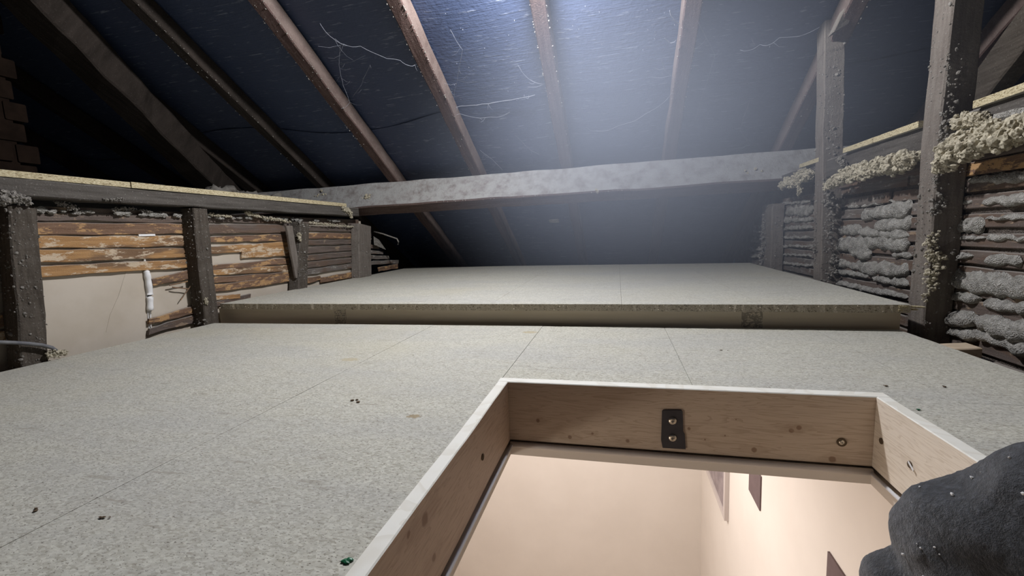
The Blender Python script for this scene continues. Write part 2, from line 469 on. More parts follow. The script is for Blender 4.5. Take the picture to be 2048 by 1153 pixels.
# ================================================================== RAISED DECK
ZU = .060
plat = empty('raised_deck', (-.3, 1.7, .0))
tag(plat, 'raised chipboard deck with rough front edge beyond the lower floor', 'deck')
FL, FR, BL, BR = at(440, 608, 2, ZU), at(1822, 610, 2, ZU), at(820, 535, 2, ZU), at(1500, 526, 2, ZU)
def onedge(px, py): return at(px, py, 2, ZU)
fx = [FL.x, -.985, -.665, -.345, .009 * .97, .33, FR.x]
def lerp2(a, b, x):
    t = (x - a.x) / (b.x - a.x); return a.y + (b.y - a.y) * t
bxs = [BL.x, -1.02, -.70, -.365, .010, .33, BR.x]
for i in range(6):
    a0, a1, b0, b1 = fx[i], fx[i + 1], bxs[i], bxs[i + 1]
    n = 36
    poly = []
    for k in range(n + 1):
        x = a0 + g + (a1 - a0 - 2 * g) * k / n
        poly.append((x, lerp2(FL, FR, x) + .0022 * noise.noise(Vector((x * 140, 0, 1))) + .0012 * noise.noise(Vector((x * 400, 0, 4)))))
    poly += [(b1 - g, lerp2(BL, BR, b1)), (b0 + g, lerp2(BL, BR, b0))]
    dz = rng.uniform(-.0004, .0004)
    v, f = prism(poly, ZU - T + dz, ZU + dz)
    o = obj('chipboard_panel', (v, f), [M['chip'], M['chip_edge_dusty']], plat)
    for p in o.data.polygons:
        if abs(p.normal.z) < .5: p.material_index = 1
j = beam((at(440, 640, 1, 1.19).x, FL.y + .030 + .022, (ZU - T - .10) / 2), (at(1792, 640, 1, 1.16).x, FR.y + .036 + .022, (ZU - T - .10) / 2), (0, 1, 0), (0, 0, 1), .044, ZU - T + .10, 8, .0006, .003)
obj('joist', j, M['joist'], plat)
for yy in (1.65, 2.2):
    obj('joist', beam((FL.x + .03, yy, -.03), (FR.x - .04, yy, -.03), (0, 1, 0), (0, 0, 1), .044, ZU - T + .058, 4, .0006, .003), M['joist'], plat)
# crumbs along the sawn edge
pts = []; rad = []
for i in range(90):
    x = rng.uniform(FL.x, FR.x); pts.append((x, lerp2(FL, FR, x) - .001, ZU - rng.uniform(.001, .016))); rad.append(rng.uniform(.0008, .002))
o = obj('torn_chips', lumps(pts, rad, False), M['chip_edge_dusty'], plat); tag(o, kind='stuff')
o = obj('split_corner', cat([beam((.60, FR.y + .004, ZU - .004), (.652, FR.y + .010, ZU - .006), (0, 1, 0), (0, 0, 1), .012, .006, 6, .001, .001, 2, .004, lambda t: 1 - .6 * t),
                             beam((.60, FR.y + .004, ZU - .012), (.640, FR.y + .010, ZU - .013), (0, 1, 0), (0, 0, 1), .012, .005, 6, .001, .001, 3, .004, lambda t: 1 - .5 * t)]), M['chip_edge'], plat)
o['label'] = 'splintered pale corner'

# ================================================================== ROOF
def felt(y0, y1, off, x0=-4.2, x1=3.2, nx=150, ny=46, slot=0, wavy=0):
    V, Fc = [], []
    for jy in range(ny + 1):
        for ix in range(nx + 1):
            x = x0 + (x1 - x0) * ix / nx; t = jy / ny
            y = y0 + (y1 - y0) * t
            if wavy and t < .5: y += wavy * (1 - 2 * t) * noise.noise(Vector((x * 1.3, 3, 0)))
            s = .012 * abs(math.sin(math.pi * (x + .232) / .47)) + .004 * noise.noise(Vector((x * 5, y * 5, slot)))
            n_ = off + .012 - s
            V.append((x, y + n_ * math.sin(SL), roofz(y) + n_ * math.cos(SL)))
    w_ = nx + 1
    for jy in range(ny):
        for ix in range(nx):
            a = jy * w_ + ix; Fc.append((a, a + w_, a + w_ + 1, a + 1))
    return V, Fc
RD = .07
ceil = obj('ceiling', felt(-.55, 1.93, RD, ny=50), M['felt'], None, True); tag(ceil, kind='structure')
obj('felt_sheet', felt(1.84, 4.3, RD - .005, slot=3, wavy=.10), M['felt'], ceil, True)
# rear slope behind the viewer
yr = -.55; zr = roofz(yr, RD)
obj('felt_sheet', ([(-4.2, yr, zr), (3.2, yr, zr), (3.2, -4.2, zr - 3.65 * math.tan(SL)), (-4.2, -4.2, zr - 3.65 * math.tan(SL))], [(0, 1, 2, 3)]), M['felt'], ceil)
xs = [-3.52, -3.05, -2.58, -2.11, -1.645, -1.19, -.722, -.262, .211, .684, 1.155, 1.625, 2.095, 2.565]
rlab = {0: 'sooty rafter at the far left limit of the roof, nearly black', 1: 'sooty rafter second from the left limit of the roof', 2: 'sooty rafter just left of the brick stack', 11: 'dark rafter third from the right limit of the roof', 12: 'dark rafter second from the right limit of the roof', 13: 'dark rafter at the far right limit of the roof', 4: 'dim old rafter reaching the purlin end above the left wall', 5: 'brown rafter second to the left of the lamp glow, lit along one edge',
        6: 'rafter with a bright right side just left of the lamp glow', 7: 'rafter crossing the bright lamp glow, dusty at its foot',
        8: 'rafter with a thin bright left edge and wispy cobweb hooks', 9: 'dusty rafter half hidden behind the farther tall post',
        3: 'broad dim rafter ending behind the left chipboard ledge', 10: 'dark rafter in the upper corner right of the tall posts'}
for i, x in enumerate(xs):
    wd = .052 if i != 3 else .075
    p0 = Vector((x + wd / 2, -.5, roofz(-.5))) + NUP * RD / 2
    ye = 3.6
    p1 = Vector((x + wd / 2, ye, roofz(ye))) + NUP * RD / 2
    r = obj('rafter', beam(p0, p1, (1, 0, 0), NUP, wd, RD, 44, .0022, .004, i), M['rafter'] if i > 4 else M['darkened'])
    tag(r, rlab.get(i, 'dim rafter in the dark %s end of the roof' % ('left' if i < 5 else 'right')), 'rafter', 'rafters of the roof slope')
    if i in (4, 5, 6, 7, 8, 9):
        q, a = [], []
        for k in range(150):
            t = rng.uniform(.30, .66) if i != 9 else rng.uniform(.4, .62)
            if rng.rand() < .6: t = .44 + abs(rng.normal(0, .09))
            c = p0.lerp(p1, t); sx = rng.choice([-1, 1]) * wd / 2
            sx = sx if rng.rand() < .7 else rng.uniform(-wd / 2, wd / 2)
            q.append(tuple(c + Vector((sx, 0, 0)) - NUP * (RD / 2 - rng.uniform(0, .003)))); a.append(rng.uniform(.0008, .0026))
        tag(obj('dust_bits', lumps(q, a, False), M['fluff_d'], r), kind='stuff')
# purlin, square to the slope
PA, PB = .155, .085
py = at(1140, 335, 1, 2.147); corner = Vector((0, py.y, roofz(py.y)))       # top, lamp-side corner
def purl(x0, x1, seed):
    c = corner - NUP * PA / 2 + DOWN * PB / 2
    return beam(Vector((x0, c.y, c.z)), Vector((x1, c.y - .01, c.z + .004)), DOWN, NUP, PB, PA, 70, .0022, .006, seed, freq=6)
pu = obj('purlin', purl(-2.3, 1.9, 3), M['purlin'])
tag(pu, 'long pale dusty purlin beam running across under the rafters', 'beam')
q, a = [], []
for k in range(900):
    x = rng.choice([-.95, -.75, -.45, -.3, -.05, .1, .3, .5]) + rng.normal(0, .11)
    t = rng.beta(2, 1.2) * PA
    p = corner - NUP * t - DOWN * .001; q.append((x, p.y, p.z)); a.append(rng.uniform(.0012, .0042))
tag(obj('plaster_crumbs', lumps(q, a, False, (1, .5, .8)), M['nib'], pu), kind='stuff')
for (px, pyy, n, sp) in ((732, 398, 26, .018), (1195, 383, 8, .006), (640, 392, 14, .02), (1500, 350, 16, .02)):
    c = atroof(px, pyy); q, a = [], []
    d = ray(px, pyy); t = (-DOWN).dot(corner - CAM) / (-DOWN).dot(d); c = CAM + d * t
    for k in range(n): q.append((c.x + rng.normal(0, sp), c.y + rng.normal(0, .003), c.z + rng.normal(0, sp * .6))); a.append(rng.uniform(.003, .007))
    tag(obj('fluff_clump', lumps(q, a), M['fluff'], pu), kind='stuff')
# batten under the purlin on the right
b0, b1 = at(1330, 384, 1, 2.42), at(1545, 372, 1, 2.42)
tag(obj('timber_rail', beam(b0 + Vector((-.35, 0, .0)), b1 + Vector((.25, 0, 0)), (0, 1, 0), (0, 0, 1), .04, .05, 20, .0015, .003, 8), M['old']),
    'thin dark rail hanging just below the right half of the purlin', 'rail')
# hip and brace timbers in the dark corners
h0, h1 = atroof(30, -40, -.02), atroof(455, 395, -.06)
tag(obj('valley_beam', beam(h0 + (h0 - h1) * .5, h1 + (h1 - h0) * .05, (1, 0, 0), NUP, .13, .12, 30, .004, .006, 21), M['darkened']),
    'thick dark beam slanting down to the back of the left ledge', 'beam')
c0, c1 = at(2080, 40, 0, 1.05), at(1925, 235, 0, 1.05)
tag(obj('brace', beam(c0 + (c0 - c1) * 1.1, c1 + (c1 - c0) * .35, (1, 0, 0), Vector((0, .6, .8)), .05, .10, 20, .002, .004, 22), M['old']),
    'dark diagonal brace beside the nearer tall post', 'brace')
c0, c1 = at(1712, -10, 1, 1.62), at(1675, 62, 1, 1.66)
tag(obj('brace', beam(c0 + (c0 - c1) * .4, c1, (0, 1, 0), Vector((.8, 0, .4)), .045, .05, 12, .002, .004, 23), M['oldwarm']),
    'short slanting timber meeting the top of the farther tall post', 'brace')

# ================================================================== LEFT WALL
WL = -1.31; LXL = -1.362
wall_left = obj('wall_left', bx(LXL - .018, LXL - .008, .2, 2.13, -.12, .36, 0), M['board_back'])
tag(wall_left, kind='structure')
def lath(spec, plane, parent, mat, th=.006, seed=0, jag=.004, sgn=1, wob=.0016):
    (x0, a0, b0_), (x1, a1, b1_) = spec
    A, B = at(x0, a0, 0, plane), at(x0, b0_, 0, plane); C_, D = at(x1, a1, 0, plane), at(x1, b1_, 0, plane)
    p, q = (A + B) / 2, (C_ + D) / 2; h0_, h1_ = (A - B).length, (C_ - D).length
    n = 16
    v, f = beam(p, q, (1, 0, 0), (0, 0, 1), th, h0_, n, wob, .002, seed, jag, lambda t: 1 + (h1_ / h0_ - 1) * t, 14)
    return obj('lath', (v, f), mat, parent)
o_, b_, d_, g_ = M['lath_o'], M['lath_b'], M['lath_d'], M['lath_g']
LL = [
 # bay between the two nearest studs
 (((30, 424, 440), (372, 431, 446)), d_), (((30, 445, 471), (372, 448, 468)), b_), (((30, 473, 498), (372, 472, 493)), o_),
 (((30, 500, 528), (374, 497, 515)), o_), (((60, 533, 555), (378, 519, 536)), o_),
 (((305, 559, 574), (384, 538, 557)), b_), (((297, 637, 649), (388, 612, 628)), b_), (((296, 657, 670), (394, 628, 645)), d_),
 # second bay
 (((400, 448, 468), (580, 449, 466)), d_), (((405, 474, 486), (582, 468, 482)), b_), (((410, 494, 508), (582, 483, 501)), o_),
 (((483, 504, 518), (585, 499, 511)), o_), (((415, 532, 541), (588, 514, 527)), b_), (((415, 540, 552), (588, 530, 543)), o_),
 (((418, 555, 568), (588, 544, 555)), b_), (((420, 571, 586), (590, 549, 562)), b_), (((425, 593, 602), (480, 588, 598)), o_),
 (((425, 604, 616), (500, 588, 600)), d_),
 # third bay
 (((605, 452, 462), (720, 455, 464)), d_), (((605, 466, 478), (722, 467, 478)), b_), (((606, 481, 492), (722, 479, 488)), d_),
 (((606, 495, 508), (722, 490, 500)), d_), (((606, 511, 523), (722, 502, 511)), d_), (((606, 526, 538), (722, 513, 523)), d_),
 (((608, 540, 551), (722, 525, 534)), g_), (((612, 556, 568), (640, 552, 560)), b_), (((640, 556, 567), (722, 540, 552)), b_),
 # past the last stud
 (((735, 500, 508), (765, 503, 509)), g_), (((735, 511, 519), (777, 512, 519)), g_), (((735, 523, 531), (796, 520, 527)), g_),
 (((757, 535, 543), (795, 528, 537)), b_), (((735, 488, 496), (757, 492, 498)), d_),
]
for k in range(8):                                    # rows of the bay nearest the viewer, left of the frame
    z = .334 - .0362 * k - .014
    obj('lath', beam((LXL, .24, z), (LXL, .66, z), (1, 0, 0), (0, 0, 1), .007, .029, 14, .0013, .002, 300 + k, .004), (M['lath_b'], M['lath_o'], M['lath_d'])[k % 3], wall_left)
for i, (sp, m) in enumerate(LL):
    lath(sp, LXL, wall_left, m, .007, i, jag=.006)
    # some rows carry on behind the studs as the row above is whole; jagged ends stay visible
# dark backing gap under the plate (old brown boards above the laths)
obj('board', beam((LXL - .004, .3, .352), (LXL - .004, 2.1, .352), (1, 0, 0), (0, 0, 1), .006, .030, 20, .001, .002, 77), M['lath_d'], wall_left)
# plaster droplets hanging from top lath row
q, a = [], []
for k in range(60):
    y = rng.uniform(.62, 1.95); q.append((LXL + .010 + rng.uniform(-.002, .004), y, .355 + rng.normal(0, .002))); a.append(rng.uniform(.004, .009))
tag(obj('plaster_crumbs', lumps(q, a, True, (.6, 1.6, .8)), M['nib'], wall_left), kind='stuff')

def stud(specs, plane, th, mat, name, label, seed, sgn, group, wy=.052, bits=160, extra_bits=None, deep=.05, ext=False):
    """specs: (near-inner edge px top), (px bottom); upright timber whose passage face lies on plane"""
    (xt, yt), (xb, yb) = specs
    p0, p1 = at(xb, yb, 0, plane), at(xt, yt, 0, plane)
    d = (p1 - p0).normalized()
    up = Vector((0, d.y, d.z)).normalized(); u = Vector((1, 0, 0)); v = Vector((0, up.z, -up.y))
    off = Vector((sgn * deep / 2, 0, 0)) + v * wy / 2
    pe = p1
    if ext:                                            # carry the timber on up to the rafters
        pe = p1 + d * ((roofz(p1.y) - p1.z - .004) / (d.z + math.tan(SL) * d.y))
    o = obj(name, beam(p0 + off, pe + off, u, v, deep, wy, 40 if ext else 30, .0016, .003, seed), mat)
    tag(o, label, 'stud' if name == 'wall_stud' else 'post', group)
    q, a = [], []
    for k in range(bits):
        t = rng.rand(); c = p0.lerp(p1, t)
        if rng.rand() < .55: c = c + v * rng.uniform(0, wy)                       # passage face
        else: c = c + Vector((sgn * rng.uniform(0, deep), 0, 0)) - v * .0005      # viewer's face
        q.append(tuple(c)); a.append(rng.choice([.0012, .0018, .0026, .0045], p=[.4, .35, .2, .05]))
    tag(obj('dust_bits', lumps(q, a, False), M['fluff_d'], o), kind='stuff')
    return o, p0, p1
stud(((17, 412), (44, 745)), WL, .05, M['oldv'], 'wall_stud', 'nearest left wall stud, wide and dark, beside the grey cable', 31, -1, 'studs of the left wall', .050)
stud(((385, 416), (411, 655)), WL, .05, M['oldv'], 'wall_stud', 'left wall stud at the front corner of the raised deck', 32, -1, 'studs of the left wall', .052)
stud(((600, 443), (597, 590)), WL, .05, M['oldv'], 'wall_stud', 'left wall stud with a thin batten leaning against it', 33, -1, 'studs of the left wall', .055)
stud(((718, 447), (719, 562)), WL, .05, M['oldwarm'], 'wall_stud', 'short grey left wall stud under the purlin, farthest back', 34, -1, 'studs of the left wall', .115)
bt0, bt1 = at(577, 452, 0, WL - .012), at(596, 556, 0, WL - .012)
tag(obj('batten', beam(bt1, bt0, (1, 0, 0), (0, 1, 0), .012, .035, 14, .001, .002, 5), M['oldwarm']), 'thin grey batten leaning on the third left wall stud', 'batten')
# plate and chipboard ledge on top
pl0, pl1 = at(690, 428, 0, WL), None
tp = obj('top_plate', beam((WL - .035, .12, .402), (WL - .035, 2.03, .402), (1, 0, 0), (0, 0, 1), .07, .042, 40, .0014, .003, 41), M['plate'])
tag(tp, 'dark timber plate along the top of the left wall', 'beam')
ld = empty('chipboard_ledge', (-2.0, 1.0, .423)); tag(ld, 'pale chipboard shelf edge on top of the left wall plate', 'shelf')
for (y0, y1, dx) in ((.10, .935, 0), (.937, 1.92, .002)):
    n = 60; poly = [(WL + .002 + dx + .0018 * noise.noise(Vector((0, y0 + (y1 - y0) * k / n * 60, 5))), y0 + (y1 - y0) * k / n) for k in range(n + 1)]
    poly += [(-2.6, y1), (-2.6, y0)]
    v, f = prism(poly, .4235, .4385 + (.001 if dx else 0))
    o = obj('chipboard_panel', (v, f), [M['chip'], M['chip_edge']], ld)
    for p in o.data.polygons:
        if abs(p.normal.z) < .5: p.material_index = 1
# small diagonal debris: filler drip on the plasterboard
def drip():
    pts = [at(287, 497, 0, LXL - .003), at(289, 520, 0, LXL - .003), at(292, 540, 0, LXL - .003), at(296, 560, 0, LXL - .002), at(300, 590, 0, LXL - .002), at(300, 620, 0, LXL - .002), at(302, 655, 0, LXL - .002), at(303, 672, 0, LXL - .002)]
    P = []
    for i in range(len(pts) - 1):
        for k in range(6): P.append(pts[i].lerp(pts[i + 1], k / 6))
    prof = lambda t: (.5 + .5 * abs(noise.noise(Vector((t * 9, 1, 2)))) + (1.3 if .3 < t < .75 else 0)) * (.6 if t > .8 else 1)
    v, f = tube(P, .0042, 8, prof)
    return v, f
tag(obj('filler_drip', drip(), M['filler'], None, True), 'white filler squeezed down a joint of the left plasterboard', 'filler')
t0, t1 = at(288, 520, 0, LXL - .006), at(300, 668, 0, LXL - .006)
obj('joint_tape', beam(t0, t1, (1, 0, 0), (0, 1, 0), .001, .005, 6, 0, .0002), M['filler'], wall_left)
tag(obj('filler_dab', beam(at(277, 471, 0, LXL + .004), at(310, 471, 0, LXL + .004), (1, 0, 0), (0, 0, 1), .003, .006, 8, .0015, .001, 3), M['filler']),
    'small white filler dab on the second lath of the left wall', 'filler')
# pale scrape on the plasterboard
sc = [at(254, 545, 0, LXL - .0075), at(240, 590, 0, LXL - .0075), at(222, 630, 0, LXL - .0075), at(214, 665, 0, LXL - .0075)]
obj('scrape', cat([beam(sc[i], sc[i + 1], (1, 0, 0), (0, 1, 0), .0006, .006, 3, .0004, .0002, i) for i in range(3)]), M['board_back'], wall_left)
# splinters at the second stud
for k, (a1, a2) in enumerate((((338, 571), (375, 563)), ((345, 575), (378, 578)), ((362, 600), (384, 570)))):
    obj('splinter', beam(at(*a1, 0, LXL + .008), at(*a2, 0, LXL + .012), (1, 0, 0), (0, 0, 1), .002, .004, 6, .002, .0005, k), M['lath_o'], wall_left)

# cable and tuft
pts = [at(x, y, 0, WL + .012) for x, y in ((-900, 690), (-400, 686), (-150, 685), (-60, 684), (-20, 684), (0, 685), (30, 686), (60, 688), (85, 691), (104, 696), (112, 702))]
tag(obj('cable', tube(pts, .0042, 8), M['cable'], None, True), 'grey cable running in at the lower left edge past the stud', 'cable')
def fluffband(name, path, rads, n, mat, label, catg, sp=1.0, rr=(.25, .6), parent=None, group=None, squash=(1, 1, 1), cores=True):
    """path: list of world points, rads: radius of the band at each; lumps packed along it"""
    q, a = [], []
    for k in range(int(n * 1.9)):
        t = rng.rand() * (len(path) - 1); i = min(int(t), len(path) - 2); f = t - i
        c = Vector(path[i]).lerp(Vector(path[i + 1]), f); r = rads[i] * (1 - f) + rads[i + 1] * f
        v = Vector(rng.normal(size=3)); v.normalize(); core = k % 7 == 0 and cores; r *= 1 + .45 * noise.noise(Vector((t * 5, n, 0))); v *= r * (rng.rand() ** .4 if not core else .35 * rng.rand()) * sp
        q.append((c.x + v.x * .8, c.y + v.y, c.z + v.z)); a.append(max(.0016, r * (rng.uniform(*rr) * (.5 if cores else .6) if not core else .5)))
    o = obj(name, lumps(q, a, True, squash), mat, parent)
    tag(o, label, catg, group, 'stuff'); return o
fluffband('insulation_tuft', [at(x, y, 0, WL + .01) for x, y in ((98, 712), (115, 706), (132, 706))], [.009, .012, .006], 50, M['fluff'], 'tuft of loose insulation at the end of the grey cable', 'insulation')
# fluff along the top of the left wall
def lp(x, y, pl=WL + .006): return at(x, y, 0, pl)
fluffband('insulation_tuft', [lp(-20, 400), lp(20, 396), lp(55, 402)], [.018, .016, .012], 120, M['fluff_d'], 'matted fluff on top of the nearest left stud', 'insulation')
fluffband('insulation_tuft', [lp(110, 405, LXL + .02), lp(140, 412, LXL + .02), lp(155, 420, LXL + .02)], [.006, .009, .006], 40, M['fluff_d'], 'hanging fluff under the left plate between the first two studs', 'insulation')
fluffband('insulation_tuft', [lp(225, 420, LXL + .02), lp(250, 417, LXL + .02), lp(305, 424, LXL + .02)], [.004, .006, .004], 60, M['fluff_d'], 'dusty ridge of fluff under the left plate near the second stud', 'insulation')
fluffband('insulation_tuft', [lp(418, 429, LXL + .02), lp(465, 434, LXL + .02)], [.007, .005], 60, M['fluff'], 'fluff under the left plate just past the second stud', 'insulation')
fluffband('insulation_tuft', [lp(492, 426, LXL + .025), lp(520, 434, LXL + .02), lp(580, 444, LXL + .02)], [.010, .007, .009], 140, M['fluff'], 'pale fluff under the left plate in the second bay', 'insulation')
fluffband('insulation_tuft', [lp(618, 445, LXL + .02), lp(660, 450, LXL + .02), lp(708, 454, LXL + .02)], [.007, .009, .006], 140, M['fluff'], 'pale fluff under the left plate in the last bay', 'insulation')
fluffband('insulation_tuft', [lp(685, 416), lp(700, 425), lp(703, 436)], [.012, .016, .008], 80, M['fluff'], 'fluff stuck to the far end of the left ledge', 'insulation')
fluffband('insulation_tuft', [lp(598, 468, WL + .004), lp(600, 482, WL + .004)], [.012, .008], 40, M['fluff'], 'small fluff patch on the third left stud', 'insulation')
fluffband('insulation_tuft', [lp(412, 597, WL + .004), lp(412, 608, WL + .004)], [.007, .007], 30, M['fluff'], 'small fluff patch low on the stud at the raised deck', 'insulation')
fluffband('insulation_tuft', [lp(205 / 1, 400), lp(246, 398)], [.003, .006], 20, M['fluff_d'], 'wisp of fluff clinging to the left plate face', 'insulation')
# hook and scraps past the last stud
hk = [at(x, y, 1, 2.22) for x, y in ((748, 464), (765, 468), (782, 474), (794, 478), (797, 484), (796, 490))]
tag(obj('wire_hook', tube(hk, .0042, 7, lambda t: 1 + .3 * noise.noise(Vector((t * 20, 0, 0)))), M['fluff_d'], None, True), 'dusty bent wire hook past the last left stud', 'hook')
s0, s1 = at(748, 478, 0, WL - .02), at(772, 502, 0, WL - .02)
tag(obj('paper_scrap', ([at(747, 473, 0, WL - .02), at(758, 480, 0, WL - .03), at(772, 500, 0, WL - .02), at(748, 490, 0, WL - .025),
                         at(747, 473, 0, WL - .022), at(758, 480, 0, WL - .032), at(772, 500, 0, WL - .022), at(748, 490, 0, WL - .027)],
                        [(0, 1, 2, 3), (7, 6, 5, 4), (0, 4, 5, 1), (1, 5, 6, 2), (2, 6, 7, 3), (3, 7, 4, 0)]), M['fluff_d']), 'torn grey paper scrap below the bent hook', 'paper')
# dark bundle on ledge by the purlin
c = at(480, 382, 0, -1.62)
q = [(c.x + rng.normal(0, .02), c.y + rng.normal(0, .10), .46 + rng.normal(0, .012)) for k in range(40)]
tag(obj('dust_heap', lumps(q, [rng.uniform(.018, .035) for k in q], True), M['old'], None, True), 'dark heap lying on the left ledge by the purlin end', 'heap', kind='stuff')
# chimney
c0 = at(97, 338, 0, -2.14)
ch = empty('chimney_stack', (-2.5, c0.y - .2, .44)); tag(ch, 'dim sooty brick stack rising behind the left ledge', 'chimney')
obj('core', bx(-2.44, -2.15, c0.y - .45, c0.y - .075, .44, 1.08, .002), M['chimney'], ch)
row = 0; zz = .44
y_far = c0.y
while zz < 1.08:
    yy = y_far - (zz - .44) * .10 - .46 + (0 if row % 2 else -.055)
    while yy < y_far - (zz - .44) * .10 - .02:
        y1 = min(yy + .215, y_far - (zz - .44) * .10)
        obj('brick', bx(-2.45 + rng.uniform(-.003, .003), -2.14 + rng.uniform(-.004, .004), yy + .004, y1 - .004, zz + .004, zz + .068, .003), M['chimney'], ch)
        yy += .222
    zz += .075; row += 1

# ================================================================== RIGHT WALL
WR = .665; LXR = .722
wall_right = obj('wall_right', bx(LXR + .007, LXR + .02, .2, 3.0, -.14, .40, 0), M['mortar']); tag(wall_right, kind='structure')
bays = [(.25, 1.17), (1.17, 1.69), (1.69, 2.24), (2.24, 2.62)]
PITCH = .0362; Z0 = .345
for bi, (y0, y1) in enumerate(bays):
    for k in range(13):
        z = Z0 - PITCH * k + .003 * math.sin(bi * 3 + k)
        if bi == 3 and z > roofz(y1) - .02: continue
        breaks = [y0, y1]
        if bi == 1 and k in (0, 1, 2): breaks = [y0, y0 + .15 + .07 * k, y1]
        for s in range(len(breaks) - 1):
            a, b = breaks[s] + (.004 if s else 0), breaks[s + 1] - .002
            mt = M['lath_g'] if bi in (2, 3) or (bi == 1 and k in (0, 1, 2)) else (M['lath_o'] if (bi == 0 and k == 0) else M['lath_d'])
            if bi == 0 and k == 0: mt = M['lath_b']
            obj('lath', beam((LXR + .003 - (.003 if s else 0), a, z), (LXR + .003, b, z), (1, 0, 0), (0, 0, 1), .008, .0285, 14, .0011, .002, bi * 20 + k + s * 7, .004), mt, wall_right)

def nib(p, q, h0_, h1_, prot=.012, seed=0, droop=.3, n=None):
    """a lump of plaster squeezed through the laths between p and q on the wall"""
    p, q = Vector(p), Vector(q); L = (q - p).length; n = n or max(10, int(L / .006)); K = 14
    V, Fc = [], []; sd = Vector((seed * 5.3, seed * 2.1, 0))
    for i in range(n + 1):
        t = i / n; c = p.lerp(q, t)
        e = min(1, (max(0, 1 - abs(2 * t - 1) ** 6)) ** .5 + .02)
        r = noise.noise(Vector((t * L * 28, seed * 3.1, 0))) ; r2 = noise.noise(Vector((t * L * 70, seed * 1.1, 9)))
        h = ((h0_ * (1 - t) + h1_ * t) * (1 + .35 * r + .18 * r2)) * e / 2
        pr = prot * (1 + .5 * r + .25 * r2) * e
        cz = c.z - h * .25 * noise.noise(Vector((t * L * 18, seed, 4)))
        for k in range(K):
            a = 2 * math.pi * k / K
            y = math.cos(a); x = math.sin(a)
            zz = y * h * (1 if y > 0 else 1 + droop * .3); xx = max(-.15, x) * pr * .8 * (1 - .45 * y)
            P = Vector((c.x - xx, c.y, cz + zz))
            nv = noise.noise_vector(P * 75 + sd); nv2 = noise.noise_vector(P * 190 + sd)
            nv0 = noise.noise_vector(P * 38 + sd)
            P += nv0 * .0042 + Vector((nv.x, nv.y, nv.z)) * .0034 + nv2 * .0016
            V.append(P)
    for i in range(n):
        for k in range(K):
            k2 = (k + 1) % K; Fc.append((i * K + k, i * K + k2, (i + 1) * K + k2, (i + 1) * K + k))
    Fc.append(tuple(range(K))); Fc.append(tuple(reversed(range(n * K, n * K + K))))
    return V, Fc
def nibpx(x0, y0, h0_, x1, y1, h1_, prot=.012, seed=0, droop=.3):
    A, B = at(x0, y0, 0, LXR), at(x1, y1, 0, LXR)
    ha = (at(x0, y0 - h0_ / 2, 0, LXR) - at(x0, y0 + h0_ / 2, 0, LXR)).length
    hb = (at(x1, y1 - h1_ / 2, 0, LXR) - at(x1, y1 + h1_ / 2, 0, LXR)).length
    obj('plaster_nib', nib(A, B, ha, hb, prot, seed, droop), M['nib'], wall_right, True)
NB_ = [  # nearest bay, right of the nearer tall post
 (1935, 362, 8, 2075, 350, 26, .010), (1918, 404, 10, 1948, 401, 9, .008), (1968, 404, 18, 2080, 394, 26, .013),
 (1975, 437, 6, 2080, 432, 14, .008), (1900, 451, 24, 1972, 449, 46, .018), (1898, 474, 7, 1975, 476, 9, .008), (1975, 476, 14, 2080, 476, 10, .009),
 (1895, 510, 10, 1952, 512, 14, .012), (1980, 519, 20, 2048, 521, 24, .013),
 (1894, 555, 38, 2085, 580, 50, .016), (1912, 592, 18, 1965, 596, 22, .015), (1972, 606, 22, 2085, 618, 24, .014),
 (1872, 630, 36, 1960, 640, 30, .022), (1955, 640, 32, 2085, 672, 46, .020), (1872, 652, 24, 1965, 672, 26, .020), (1960, 668, 24, 2085, 705, 32, .018),
 # middle bay
 (1694, 415, 6, 1800, 402, 6, .006), (1688, 463, 8, 1735, 461, 14, .012), (1728, 430, 20, 1752, 427, 22, .014), (1742, 428, 20, 1826, 414, 40, .015), (1672, 462, 16, 1725, 458, 22, .014),
 (1752, 452, 22, 1826, 444, 34, .015), (1720, 463, 18, 1822, 470, 20, .014), (1672, 487, 24, 1745, 492, 42, .016), (1735, 480, 28, 1822, 488, 32, .016),
 (1706, 503, 18, 1746, 508, 26, .018), (1668, 523, 14, 1724, 535, 16, .014), (1715, 530, 24, 1760, 538, 28, .015), (1758, 535, 24, 1820, 542, 28, .018), (1670, 541, 9, 1740, 552, 12, .012),
 (1748, 554, 12, 1820, 568, 20, .014), (1660, 562, 9, 1820, 595, 13, .014), (1790, 508, 12, 1825, 512, 14, .012),
 # far bay
 (1546, 424, 14, 1572, 422, 20, .013), (1574, 424, 16, 1598, 420, 22, .014), (1598, 424, 18, 1628, 418, 22, .014), (1545, 440, 8, 1585, 440, 12, .012), (1585, 441, 10, 1628, 438, 11, .011),
 (1545, 459, 7, 1628, 453, 8, .009), (1545, 475, 5, 1628, 475, 6, .009), (1545, 492, 5, 1628, 493, 6, .009), (1545, 508, 4, 1628, 512, 5, .010), (1545, 524, 6, 1628, 532, 6, .010), (1560, 408, 6, 1625, 402, 8, .008),
 (1506, 480, 9, 1524, 480, 10, .02), (1504, 498, 7, 1524, 499, 8, .02), (1504, 512, 6, 1524, 513, 7, .02), (1510, 462, 6, 1524, 462, 8, .018),
]
for i, a in enumerate(NB_): nibpx(*a[:6], prot=a[6], seed=i)

